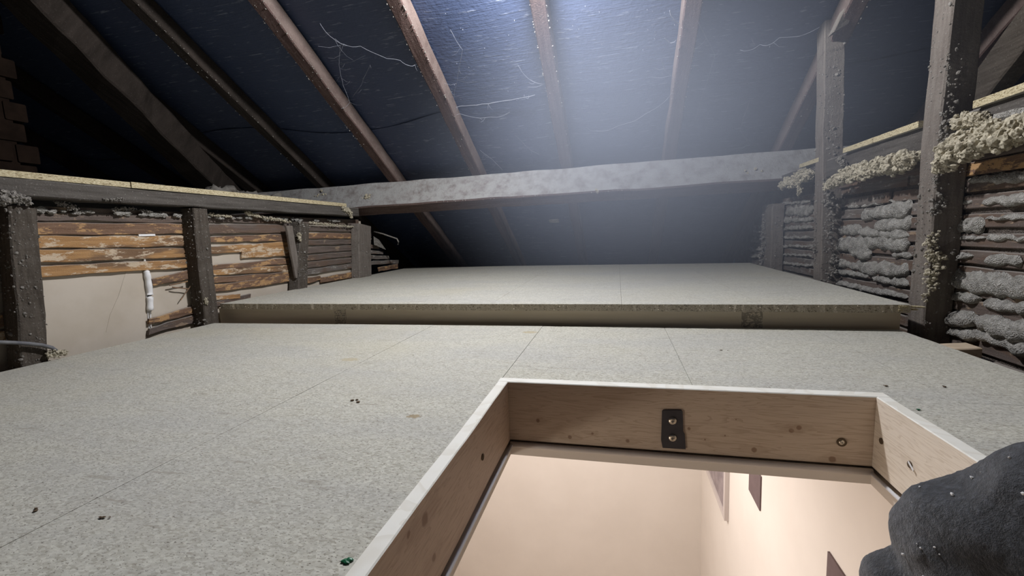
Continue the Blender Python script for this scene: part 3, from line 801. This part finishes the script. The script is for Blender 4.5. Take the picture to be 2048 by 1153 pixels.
for k in range(11):
    y = .26
    while y < .80:
        L_ = rng.uniform(.05, .16); z = Z0 - PITCH * (k + .5) + rng.uniform(-.003, .003); hh = rng.choice([.006, .012, .022])
        if rng.rand() < .7 and y + L_ < .86: obj('plaster_nib', nib((LXR, y, z), (LXR, y + L_, z), hh, hh, .012, 100 + k * 9 + int(y * 50)), M['nib'], wall_right, True)
        y += L_ + .015
oA, a0, a1 = stud(((1905, 0), (1842, 690)), WR, .05, M['oldwarm'], 'timber_post', 'nearer tall post on the right, pale left face, deep shadow behind it', 51, 1, 'tall posts along the right wall', .055, 260, deep=.055, ext=True)
oB, b0, b1 = stud(((1650, 40), (1641, 600)), WR, .05, M['oldwarm'], 'timber_post', 'farther tall post on the right crossing the purlin end', 52, 1, 'tall posts along the right wall', .060, 300, deep=.060)
stud(((1545, 408), (1540, 560)), WR, .05, M['oldwarm'], 'timber_post', 'short post below the right end of the purlin', 53, 1, 'tall posts along the right wall', .14, 200, deep=.05)
# right plate and ledge
tp = obj('top_plate', beam((WR + .045, .25, .422), (WR + .045, 2.15, .422), (1, 0, 0), (0, 0, 1), .07, .058, 40, .0014, .003, 61), M['plate'])
tag(tp, 'grey timber plate along the top of the right wall', 'beam')
lr = empty('chipboard_ledge', (1.3, 1.2, .451)); tag(lr, 'pale chipboard shelf edge on top of the right wall plate', 'shelf')
for (y0, y1) in ((.2, 1.045), (1.20, 1.538), (1.70, 1.86)):
    n = 40; poly = [(WR - .001 + .0018 * noise.noise(Vector((0, (y0 + (y1 - y0) * k / n) * 60, 8))), y0 + (y1 - y0) * k / n) for k in range(n + 1)]
    poly += [(1.9, y1), (1.9, y0)]
    v, f = prism(poly, .4515, .4655)
    o = obj('chipboard_panel', (v, f), [M['chip'], M['chip_edge']], lr)
    for p in o.data.polygons:
        if abs(p.normal.z) < .5: p.material_index = 1
# insulation ledges
def rp(x, y, pl=WR - .004): return at(x, y, 0, pl)
fluffband('insulation_roll', [rp(1878, 338), rp(1905, 305), rp(1960, 282), rp(2060, 252)], [.014, .027, .028, .026], 760, M['fluff'], 'thick crusty insulation bank right of the nearer tall post', 'insulation', rr=(.2, .6))
fluffband('insulation_roll', [rp(1922, 246), rp(1950, 240), rp(1985, 252)], [.018, .018, .010], 220, M['fluff'], 'insulation lump on the ledge behind the nearer tall post', 'insulation')
fluffband('insulation_roll', [rp(1655, 372), rp(1690, 352), rp(1740, 338), rp(1822, 320)], [.015, .021, .024, .025], 800, M['fluff'], 'crusty insulation bank between the two tall posts', 'insulation', rr=(.2, .6))
fluffband('insulation_roll', [rp(1563, 372), rp(1590, 362), rp(1622, 348)], [.018, .024, .018], 300, M['fluff'], 'insulation bank where the purlin meets the right wall', 'insulation')
fluffband('insulation_tuft', [rp(1596, 392), rp(1600, 380), rp(1590, 350), rp(1612, 338)], [.006, .012, .012, .008], 120, M['fluff'], 'ragged insulation hanging left of the farther tall post', 'insulation')
fluffband('insulation_tuft', [rp(1678, 318), rp(1688, 330)], [.010, .012], 60, M['fluff_d'], 'grey fluff on the plate right of the farther tall post', 'insulation')
# dark lintel under the insulation
obj('board', beam((LXR - .002, 1.18, .372), (LXR - .002, 1.66, .372), (1, 0, 0), (0, 0, 1), .016, .034, 16, .001, .002, 66), M['lath_d'], wall_right)
obj('board', beam((LXR - .002, .25, .376), (LXR - .002, 1.12, .376), (1, 0, 0), (0, 0, 1), .016, .032, 16, .001, .002, 67), M['lath_d'], wall_right)
# clumps down the shaded sides of the posts
def sidefluff(path, rads, n, mat, label): return fluffband('insulation_tuft', path, rads, int(n * .55), mat, label, 'insulation', rr=(.25, .7), sp=1.7, cores=False)
YA = 1.128
sidefluff([at(1850, 600, 1, YA), at(1862, 560, 1, YA), at(1872, 520, 1, YA), at(1858, 490, 1, YA), at(1875, 465, 1, YA)], [.006, .010, .012, .008, .006], 150, M['fluff'], 'yellowish clumps clinging low on the nearer tall post')
sidefluff([at(1893, 240, 1, 1.10), at(1900, 200, 1, 1.10), at(1898, 150, 1, 1.10), at(1897, 110, 1, 1.10)], [.008, .005, .005, .003], 44, M['fluff_d'], 'scattered clumps high on the dark side of the nearer tall post')
sidefluff([at(1884, 262, 1, 1.09), at(1905, 250, 1, 1.09), at(1890, 290, 1, 1.09)], [.009, .010, .010], 80, M['fluff_d'], 'dark clumps where the ledge meets the nearer tall post')
sidefluff([at(1868, 350, 1, YA), at(1880, 400, 1, YA), at(1866, 430, 1, YA)], [.004, .012, .006], 60, M['fluff_d'], 'sooty bits midway down the nearer tall post')
sidefluff([at(1852, 640, 1, YA), at(1860, 655, 1, YA)], [.003, .006], 8, M['fluff_d'], 'two loose crumbs near the foot of the nearer tall post')
YB2 = 1.635
sidefluff([at(1655, 385, 1, YB2), at(1664, 420, 1, YB2), at(1658, 470, 1, YB2), at(1672, 530, 1, YB2), at(1655, 560, 1, YB2)], [.014, .012, .008, .012, .008], 170, M['fluff_d'], 'grey clumps down the right side of the farther tall post')
sidefluff([at(1663, 310, 1, YB2), at(1668, 270, 1, YB2), at(1660, 220, 1, YB2), at(1672, 120, 1, YB2)], [.012, .006, .005, .004], 60, M['fluff_d'], 'dust clumps high on the farther tall post')
sidefluff([rp(1628, 520), rp(1632, 480), rp(1630, 430)], [.010, .006, .004], 50, M['fluff_d'], 'fluff on the left edge of the farther tall post')
sidefluff([rp(1524, 528), rp(1528, 480), rp(1530, 430)], [.014, .012, .010], 110, M['fluff_d'], 'fluff coating the short post under the purlin')
# silver scrap on plate
a_, b__ = at(1988, 238, 0, WR - .006), at(2070, 214, 0, WR - .006)
tag(obj('foil_scrap', beam(a_, b__, (1, 0, 0), (0, 0, 1), .002, .010, 12, .003, .0005, 71), M['nib']), 'torn grey scrap lying over the right plate at the frame edge', 'scrap')
# new timber under deck edge
tag(obj('timber_offcut', beam((.622, 1.035, -.030), (.705, 1.055, -.030), (0, 1, 0), (0, 0, 1), .045, .030, 4, .0004, .002), M['pine_raw']), 'pale new timber end at the right edge of the lower deck', 'offcut')
tag(obj('timber_offcut', beam((.655, .2, -.065), (.655, 1.0, -.065), (1, 0, 0), (0, 0, 1), .04, .05, 4, .0004, .002), M['old']), 'old dark joist in the gap beside the lower deck', 'joist')

# ================================================================== HATCH
hf = empty('hatch_frame', (.08, .3, -.1)); tag(hf, 'new pine lining around the open loft hatch', 'hatch frame')
ZT, ZB = .005, -.098
IX0, IX1, IY1, IY0 = -.181, .345, .672, -.10
def board(x0, x1, y0, y1, side, mat):
    v, f = bx(x0, x1, y0, y1, ZB, ZT, .0012)
    o = obj('lining_board', (v, f), [mat, M['hatchtop']], hf)
    for p in o.data.polygons:
        if p.normal.z > .5: p.material_index = 1
    return o
board(HX0 + .001, HX1 - .001, IY1, HY1 - .0005, 'far', M['pine_far'])
board(HX0 + .001, HX1 - .001, HY0 + .001, IY0, 'near', M['pine_far'])
def sideboard(x0, x1, mat):
    v, f = beam(((x0 + x1) / 2, IY0 + .0005, (ZT + ZB) / 2), ((x0 + x1) / 2, IY1 - .0005, (ZT + ZB) / 2), (1, 0, 0), (0, 0, 1), x1 - x0, ZT - ZB, 30, .0004, .0012, 5)
    o = obj('lining_board', (v, f), [mat, M['hatchtop']], hf)
    for p in o.data.polygons:
        if p.normal.z > .5: p.material_index = 1
sideboard(HX0 + .001, IX0, M['pine_left'])
sideboard(IX1, HX1 - .001, M['pine_right'])
zb = -.1035
for (p, q, m) in (((IX0 + .001, IY1 - .004, zb), (IX1 - .001, IY1 - .004, zb), M['bead']), ((IX0 + .0035, IY0, zb), (IX0 + .0035, IY1 - .008, zb), M['whitebead']), ((IX1 - .0035, IY0, zb), (IX1 - .0035, IY1 - .008, zb), M['whitebead'])):
    P, Q = Vector(p), Vector(q)
    obj('edge_bead', tube([P.lerp(Q, k / 8) for k in range(9)], (.0048 if m is M['bead'] else .0024), 10), m, hf, True)
def screw(p, nrm, r, parent, cross=True):
    """pan head with a cross recess; nrm points out of the timber"""
    nrm = Vector(nrm); a = nrm.orthogonal().normalized(); b = nrm.cross(a)
    V, Fc = [], []; K = 16
    rings = [(1, 0), (1, .18), (.85, .38), (.5, .50), (.0, .52)]
    for rr, hh in rings[:-1]:
        for k in range(K):
            t = 2 * math.pi * k / K
            V.append(Vector(p) + a * math.cos(t) * r * rr + b * math.sin(t) * r * rr + nrm * r * hh)
    for i in range(3):
        for k in range(K): Fc.append((i * K + k, i * K + (k + 1) % K, (i + 1) * K + (k + 1) % K, (i + 1) * K + k))
    Fc.append(tuple(range(3 * K, 4 * K)))
    o = obj('screw', (V, Fc), M['steel'], parent, True)
    for ang in (math.pi / 4,):
        parts = []
        for th in (ang, ang + math.pi / 2):
            d = a * math.cos(th) + b * math.sin(th); e = nrm.cross(d)
            c = Vector(p) + nrm * r * .50
            parts.append(beam(c - d * r * .42, c + d * r * .42, e, nrm, r * .14, r * .05, 1, 0, .00005))
        obj('cross_recess', cat(parts), M['blackmetal'], o)
    return o
# black plate with two screws
pc = [(1324, 822), (1326, 820), (1362, 820), (1365, 823), (1366, 862), (1369, 868), (1371, 898), (1325, 895), (1322, 880), (1323, 855)]
pv = [at(x, y, 1, IY1 - .0005) for x, y in pc]
V = [(p.x, IY1 - .0005, p.z) for p in pv] + [(p.x, IY1 - .003, p.z) for p in pv]; n = len(pv)
bp = obj('catch_plate', (V, [tuple(range(n)), tuple(reversed(range(n, 2 * n)))] + [(i, n + i, n + (i + 1) % n, (i + 1) % n) for i in range(n)]), M['blackmetal'], hf)
bp['label'] = 'black metal plate with two screws'
for y in (842, 876):
    screw(at(1345, y, 1, IY1 - .003), (0, -1, 0), .0062, bp)
def pscrew(p, nrm, r=.004):
    o = obj('screw', lumps([tuple(p)], [r], False, (1, 1, 1)), M['crumb'], hf); return o
sp = at(1683, 885, 1, IY1 - .0003); screw(sp, (0, -1, 0), .0042, hf)
nrm = Vector((0, -1, 0))
obj('screw', tube([sp + Vector((0, .001, 0)), sp - Vector((0, .0015, 0))], .0062, 14), M['crumb'], hf)
for q in ((1820, 930), (1763, 883)):
    p = at(*q, 0, IX1 - .0003); obj('screw_hole', tube([p + Vector((.001, 0, 0)), p - Vector((.001, 0, 0))], .0042, 9), M['crumb'], hf)
p = at(1821, 934, 0, IX1 - .002); obj('splinter', beam(p + Vector((0, -.006, -.002)), p + Vector((0, .004, .004)), (1, 0, 0), (0, 0, 1), .001, .0025, 3, .0003, .0003), M['lint'], hf)
p = at(965, 915, 0, IX0 + .0003); obj('screw_hole', tube([p + Vector((-.001, 0, 0)), p + Vector((.001, 0, 0))], .0046, 9), M['crumb'], hf)

# ================================================================== LANDING BELOW
ZF = -3.3; WX = .62; YF = 3.41; LX = at(918, 1110, 1, YF).x
def struct(name, vf, m): return tag(obj(name, vf, m), kind='structure')
def sheet(x0, x1, y0, y1, z0, z1): return bx(x0, x1, y0, y1, z0, z1, 0)
CZ0, CZ1 = -.124, -.1085
struct('ceiling_landing', cat([sheet(LX, IX0, -1.2, YF, CZ0, CZ1), sheet(IX1, WX, -1.2, YF, CZ0, CZ1), sheet(IX0, IX1, IY1, YF, CZ0, CZ1), sheet(IX0, IX1, -1.2, IY0, CZ0, CZ1)]), M['ceil'])
struct('wall_back', sheet(LX - .1, WX + .1, YF, YF + .1, ZF, CZ0), M['wall'])
struct('wall_landing_right', sheet(WX, WX + .1, -1.2, YF, ZF, CZ0), M['wall'])
struct('wall_landing_left', sheet(LX - .1, LX, -1.2, YF, ZF, CZ0), M['wall'])
struct('wall_front', sheet(LX - .1, WX + .1, -1.3, -1.2, ZF, CZ0), M['wall'])
struct('floor_landing', sheet(LX - .1, WX + .1, -1.3, YF + .1, ZF - .05, ZF), M['wall'])
# framed picture on the right wall
def wy(px, py): return at(px, py, 0, WX - .02)
f1 = wy(1450, 1043); f2 = wy(1415, 938)
pf = empty('picture_frame', (WX - .01, f1.y, f1.z)); tag(pf, 'white framed picture near the corner of the landing wall', 'picture')
fy0, fy1, fz0, fz1 = f1.y, f1.y + .62, f1.z, f1.z + .72
fwid = .035
obj('frame_side', bx(WX - .024, WX - .001, fy0, fy0 + fwid, fz0, fz1, .002), M['frame'], pf)
obj('frame_side', bx(WX - .024, WX - .001, fy1 - fwid, fy1, fz0, fz1, .002), M['frame'], pf)
obj('frame_rail', bx(WX - .024, WX - .001, fy0 + fwid + .0005, fy1 - fwid - .0005, fz0, fz0 + fwid, .002), M['frame'], pf)
obj('frame_rail', bx(WX - .024, WX - .001, fy0 + fwid + .0005, fy1 - fwid - .0005, fz1 - fwid, fz1, .002), M['frame'], pf)
obj('canvas', bx(WX - .014, WX - .001, fy0 + fwid + .0005, fy1 - fwid - .0005, fz0 + fwid + .0005, fz1 - fwid - .0005, 0), M['canvas'], pf)
d1 = at(1519, 1023, 0, WX - .006); d2 = at(1497, 982, 0, WX - .006); d3 = at(1519, 951, 0, WX - .006)
tag(obj('wall_plaque', bx(WX - .006, WX - .0005, d1.y, d2.y, d1.z, d3.z, .0008), M['dpanel']), 'small dark square plaque beside the framed picture', 'plaque')
e1 = at(1655, 1103, 0, WX - .006)
tag(obj('wall_plaque', bx(WX - .006, WX - .0005, e1.y - .17, e1.y, e1.z - .17, e1.z, .0008), M['dpanel']), 'dark plaque low in the hatch opening, left of the sleeve', 'plaque')

# ================================================================== PERSON (sleeve of the photographer)
import bmesh
def blobs(chain):
    parts = []
    for (p, q, r0, r1) in chain:
        p, q = Vector(p), Vector(q)
        k = max(2, int((q - p).length / .012))
        for i in range(k + 1):
            t = i / k; c = p.lerp(q, t); r = r0 + (r1 - r0) * t
            v, f = ICO[2]; parts.append(((v * r + np.array(c)).tolist(), [tuple(x) for x in f.tolist()]))
    return cat(parts)
e0 = Vector((.298, .395, -.018))
body = blobs([((.270, .372, .000), (.300, .345, .030), .056, .064), ((.300, .345, .030), (.42, .25, .090), .064, .076), ((.42, .25, .09), (.50, .02, .10), .076, .085),
              ((.270, .368, -.004), (.262, .33, -.07), .050, .045), (tuple(at(1842, 1205, 1, .385)), tuple(at(2010, 1235, 1, .36)), .040, .050), ((.243, .325, -.085), (.24, .20, -.17), .050, .080), ((.24, .20, -.17), (.10, .06, -.36), .080, .13), ((.10, .06, -.36), (.08, .0, -.95), .14, .17)])
po = obj('person', body, M['fleece'], None, True)
md = po.modifiers.new('r', 'REMESH'); md.mode = 'VOXEL'; md.voxel_size = .0045; md.use_smooth_shade = True
sm = po.modifiers.new('s', 'SMOOTH'); sm.iterations = 8; sm.factor = .6
dg = bpy.context.evaluated_depsgraph_get(); me = bpy.data.meshes.new_from_object(po.evaluated_get(dg))
po.modifiers.clear(); po.data = me
if not me.materials: me.materials.append(M['fleece'])
nv = len(me.vertices); co = np.empty(nv * 3); me.vertices.foreach_get('co', co); co = co.reshape(-1, 3)
nr = np.empty(nv * 3); me.vertices.foreach_get('normal', nr); nr = nr.reshape(-1, 3)
org = np.array(po.location)
for i in range(nv):
    P = Vector(co[i] + org)
    fold = noise.noise(Vector((P.x * 16 + P.z * 10, P.y * 8, P.z * 26))) * .008
    crease = -abs(noise.noise(Vector((P.x * 9 - P.z * 14, P.y * 10 + 4, P.z * 9)))) * .012
    fz = noise.noise(P * 260) * .0009
    co[i] += nr[i] * (fold + crease + .003 + fz)
    if co[i][2] + org[2] < .008 and co[i][2] + org[2] > -.13: co[i][0] = min(co[i][0], .342 - org[0])
    if co[i][0] + org[0] > .33: co[i][2] = max(co[i][2], .007 - org[2])
me.vertices.foreach_set('co', co.reshape(-1)); me.update()
me.polygons.foreach_set('use_smooth', [True] * len(me.polygons))
tag(po, 'person in a dark grey fleece, bent arm resting on the hatch edge', 'person')
# lint flecks on the sleeve
idx = [i for i in range(nv) if co[i][1] + org[1] > .2 and nr[i][1] < .3]
ii = rng.choice(idx, 170)
tag(obj('lint_flecks', lumps([tuple(co[i] + org + nr[i] * .0006) for i in ii], [rng.choice([.0004, .0008, .0013], p=[.5, .35, .15]) for _ in ii], False), M['lint'], po), kind='stuff')

# ================================================================== SMALL THINGS
def debris(px, py, name, m, label, catg, r=.003, n=4, sp=.005):
    c = at(px, py, 2, 0.001)
    q = [(c.x + rng.normal(0, sp), c.y + rng.normal(0, sp * .6), .0012) for k in range(n)]
    tag(obj(name, lumps(q, [rng.uniform(.4, 1) * r for _ in q], False, (1.4, 1, .5)), m), label, catg)
debris(710, 803, 'wood_crumb', M['crumb'], 'brown crumb cluster on the deck left of the hatch corner', 'crumb', .0025, 5, .004)
debris(72, 1018, 'wood_crumb', M['crumb'], 'dark crumb near the lower left corner of the deck', 'crumb', .002, 3, .0025)
debris(207, 1036, 'wood_crumb', M['crumb'], 'brown crumb just right of the long board joint', 'crumb', .002, 4, .003)
debris(690, 1123, 'plastic_bit', M['green'], 'green plastic bit against the left hatch lining', 'plastic bit', .003, 3, .002)
debris(1836, 820, 'plastic_bit', M['green'], 'tiny dark green bit right of the hatch corner', 'plastic bit', .0025, 2, .003)
debris(1883, 773, 'wood_crumb', M['crumb'], 'small dark crumb on the deck at far right', 'crumb', .002, 2, .003)
debris(824, 711, 'wood_crumb', M['crumb'], 'single dark crumb in the middle of the deck', 'crumb', .002, 1, .002)
debris(1460, 700, 'wood_crumb', M['crumb'], 'tiny crumb beyond the hatch on the deck', 'crumb', .0018, 2, .006)
debris(1775, 772, 'wood_crumb', M['crumb'], 'tiny crumb beside the far right hatch corner', 'crumb', .0018, 2, .003)
# screws sunk in the near deck edge
def web(pts, off, label, sag=.0, r=.0005, extra=0, spread=20):
    parts = []
    P = [atroof(x, y, off) for x, y in pts]
    Q = []
    for i in range(len(P) - 1):
        for k in range(6):
            t = k / 6; Q.append(P[i].lerp(P[i + 1], t) + Vector((0, 0, -sag * math.sin(math.pi * t))) + noise.noise_vector(P[i].lerp(P[i + 1], t) * 40) * .003)
    Q.append(P[-1]); parts.append(tube(Q, r, 4, lambda t: 1 + .8 * abs(noise.noise(Vector((t * 30, 0, pts[0][0]))))))
    for e in range(extra):
        i = rng.randint(len(Q)); a = Q[i]; d = Vector((rng.normal(), rng.normal() * .6, 0)) * .0016 * spread
        b = a + d; b.z = min(b.z + rng.uniform(-.03, .03), roofz(b.y, off))
        parts.append(tube([a, (a + b) / 2 + Vector((0, 0, -.006)), b], r * .6, 3))
    o = obj('cobweb', cat(parts), M['web']); tag(o, label, 'cobweb', 'cobwebs under the roof felt'); return o
web([(1640, 55), (1560, 75), (1520, 90), (1480, 100)], -.02, 'long cobweb strand strung left from the farther tall post', .01, .0006, 3)
web([(1345, 185), (1300, 222), (1240, 250), (1190, 262)], .02, 'cobweb strand drooping left from the rafter with hooks', .01, .0006, 3)
web([(1340, 20), (1343, 32), (1350, 42), (1360, 48)], -.005, 'bright curled cobweb wisp high on the rafter edge', 0, .0011)
web([(1330, 76), (1340, 86), (1350, 84), (1352, 80)], -.005, 'small bright cobweb curl lower on the same rafter edge', 0, .0010)
web([(1322, 120), (1328, 140), (1345, 155), (1355, 162)], 0, 'fine cobweb loop beside the rafter with hooks', 0, .0005, 2)
web([(880, 215), (930, 212), (1000, 203), (1070, 190)], .055, 'pale dusty cobweb line along the felt overlap', .002, .0011, 10, 8)
web([(1390, 240), (1430, 110), (1395, 42)], -.01, 'cobweb hanging beside the rafter right of the glow', .0, .0003, 4)
web([(640, 45), (670, 80), (720, 92), (800, 120), (830, 130)], .0, 'cobweb stretched between two rafters at upper left', .01, .0006, 7)
web([(680, 90), (678, 130), (686, 170), (700, 205)], -.01, 'tangled cobweb strands beside the brown rafter', 0, .0005, 12, 26)
web([(740, 130), (722, 170), (705, 195)], -.01, 'cobweb strand crossing the tangle at upper left', 0, .0005, 3)
web([(900, 60), (925, 100), (915, 160), (905, 205)], .04, 'faint cobweb right of the brightly lit rafter', 0, .0005, 8, 24)
web([(1035, 130), (1060, 160), (1090, 168)], .03, 'cobweb hooked to the left of the glowing rafter', .006, .0006, 2)
web([(920, 228), (980, 235), (1020, 224)], .03, 'cobweb in the gap left of the glowing rafter', .008, .0006, 4)
web([(1500, 200), (1480, 260), (1500, 290)], .03, 'grey cobweb tangle left of the farther tall post', .0, .0005, 12, 26)
web([(1030, 270), (1060, 300), (1080, 310)], .03, 'cobweb near the foot of the glowing rafter', .0, .0005, 6, 20)
web([(960, 300), (985, 320), (1005, 340)], -.01, 'cobweb at the foot of the brightly lit rafter', .0, .0006, 5, 16)
# pale flecks on the felt
q, a = [], []
for k in range(150):
    p = atroof(rng.uniform(880, 1500), rng.uniform(5, 320), RD - .008); q.append(tuple(p)); a.append(rng.uniform(.0006, .0018))
tag(obj('felt_flecks', lumps(q, a, False, (.5, 1, 1.6)), M['web'], ceil), kind='stuff')
p = atroof(1108, 443, RD - .012)
obj('felt_patch', beam(p + Vector((-.03, 0, .002)), p + Vector((.03, 0, .002)), DOWN, NUP, .035, .002, 6, .002, .0005, 9), M['nib'], ceil)

# ================================================================== LAMP BODY (above the frame)
L = Vector(LAMP)
wk = empty('work_lamp', L + Vector((0, 0, .05))); tag(wk, 'small work lamp hooked under the rafters above the view', 'lamp')
obj('hanging_hook', tube([L + Vector((0, 0, .048)), L + Vector((0, -.002, .07)), L + Vector((0, .0, .10))], .002, 6), M['blackmetal'], wk)
obj('lamp_housing', tube([L + Vector((0, 0, .05)), L + Vector((0, 0, .042)), L + Vector((0, 0, .036))], .03, 16, lambda t: .5 + .5 * t), M['blackmetal'], wk, True)

# ================================================================== HAZE VOLUME
def haze():
    c = Vector((.14, 1.52, .46)); rx, ry, rz = .84, .92, .66  # bluish haze volume, thickest at the centre and fading outward
    v, f = ICO[3]; v = v * np.array([rx, ry, rz]) + np.array(c)
    m = bpy.data.materials.new('haze_volume'); m.use_nodes = True; nt = m.node_tree
    for n in list(nt.nodes): nt.nodes.remove(n)
    out = nt.nodes.new('ShaderNodeOutputMaterial'); vo = nt.nodes.new('ShaderNodeVolumePrincipled')
    nt.links.new(vo.outputs[0], out.inputs['Volume'])
    vo.inputs['Color'].default_value = (.74, .82, 1.0, 1); vo.inputs['Anisotropy'].default_value = 0.0
    g = nt.nodes.new('ShaderNodeNewGeometry'); sb = nt.nodes.new('ShaderNodeVectorMath'); sb.operation = 'SUBTRACT'
    sb.inputs[1].default_value = c; nt.links.new(g.outputs['Position'], sb.inputs[0])
    dv = nt.nodes.new('ShaderNodeVectorMath'); dv.operation = 'DIVIDE'; dv.inputs[1].default_value = (rx, ry, rz); nt.links.new(sb.outputs[0], dv.inputs[0])
    ln = nt.nodes.new('ShaderNodeVectorMath'); ln.operation = 'LENGTH'; nt.links.new(dv.outputs[0], ln.inputs[0])
    mr = nt.nodes.new('ShaderNodeMapRange'); mr.interpolation_type = 'SMOOTHSTEP'
    nt.links.new(ln.outputs['Value'], mr.inputs[0])
    for i, k in enumerate((.0, 1.0, HAZE, 0.)): mr.inputs[i + 1].default_value = k
    nt.links.new(mr.outputs[0], vo.inputs['Density'])
    o = obj('haze_volume', (v, f), m); tag(o, 'bluish haze hanging over the raised deck', 'haze', kind='stuff')
HAZE = .78
haze()
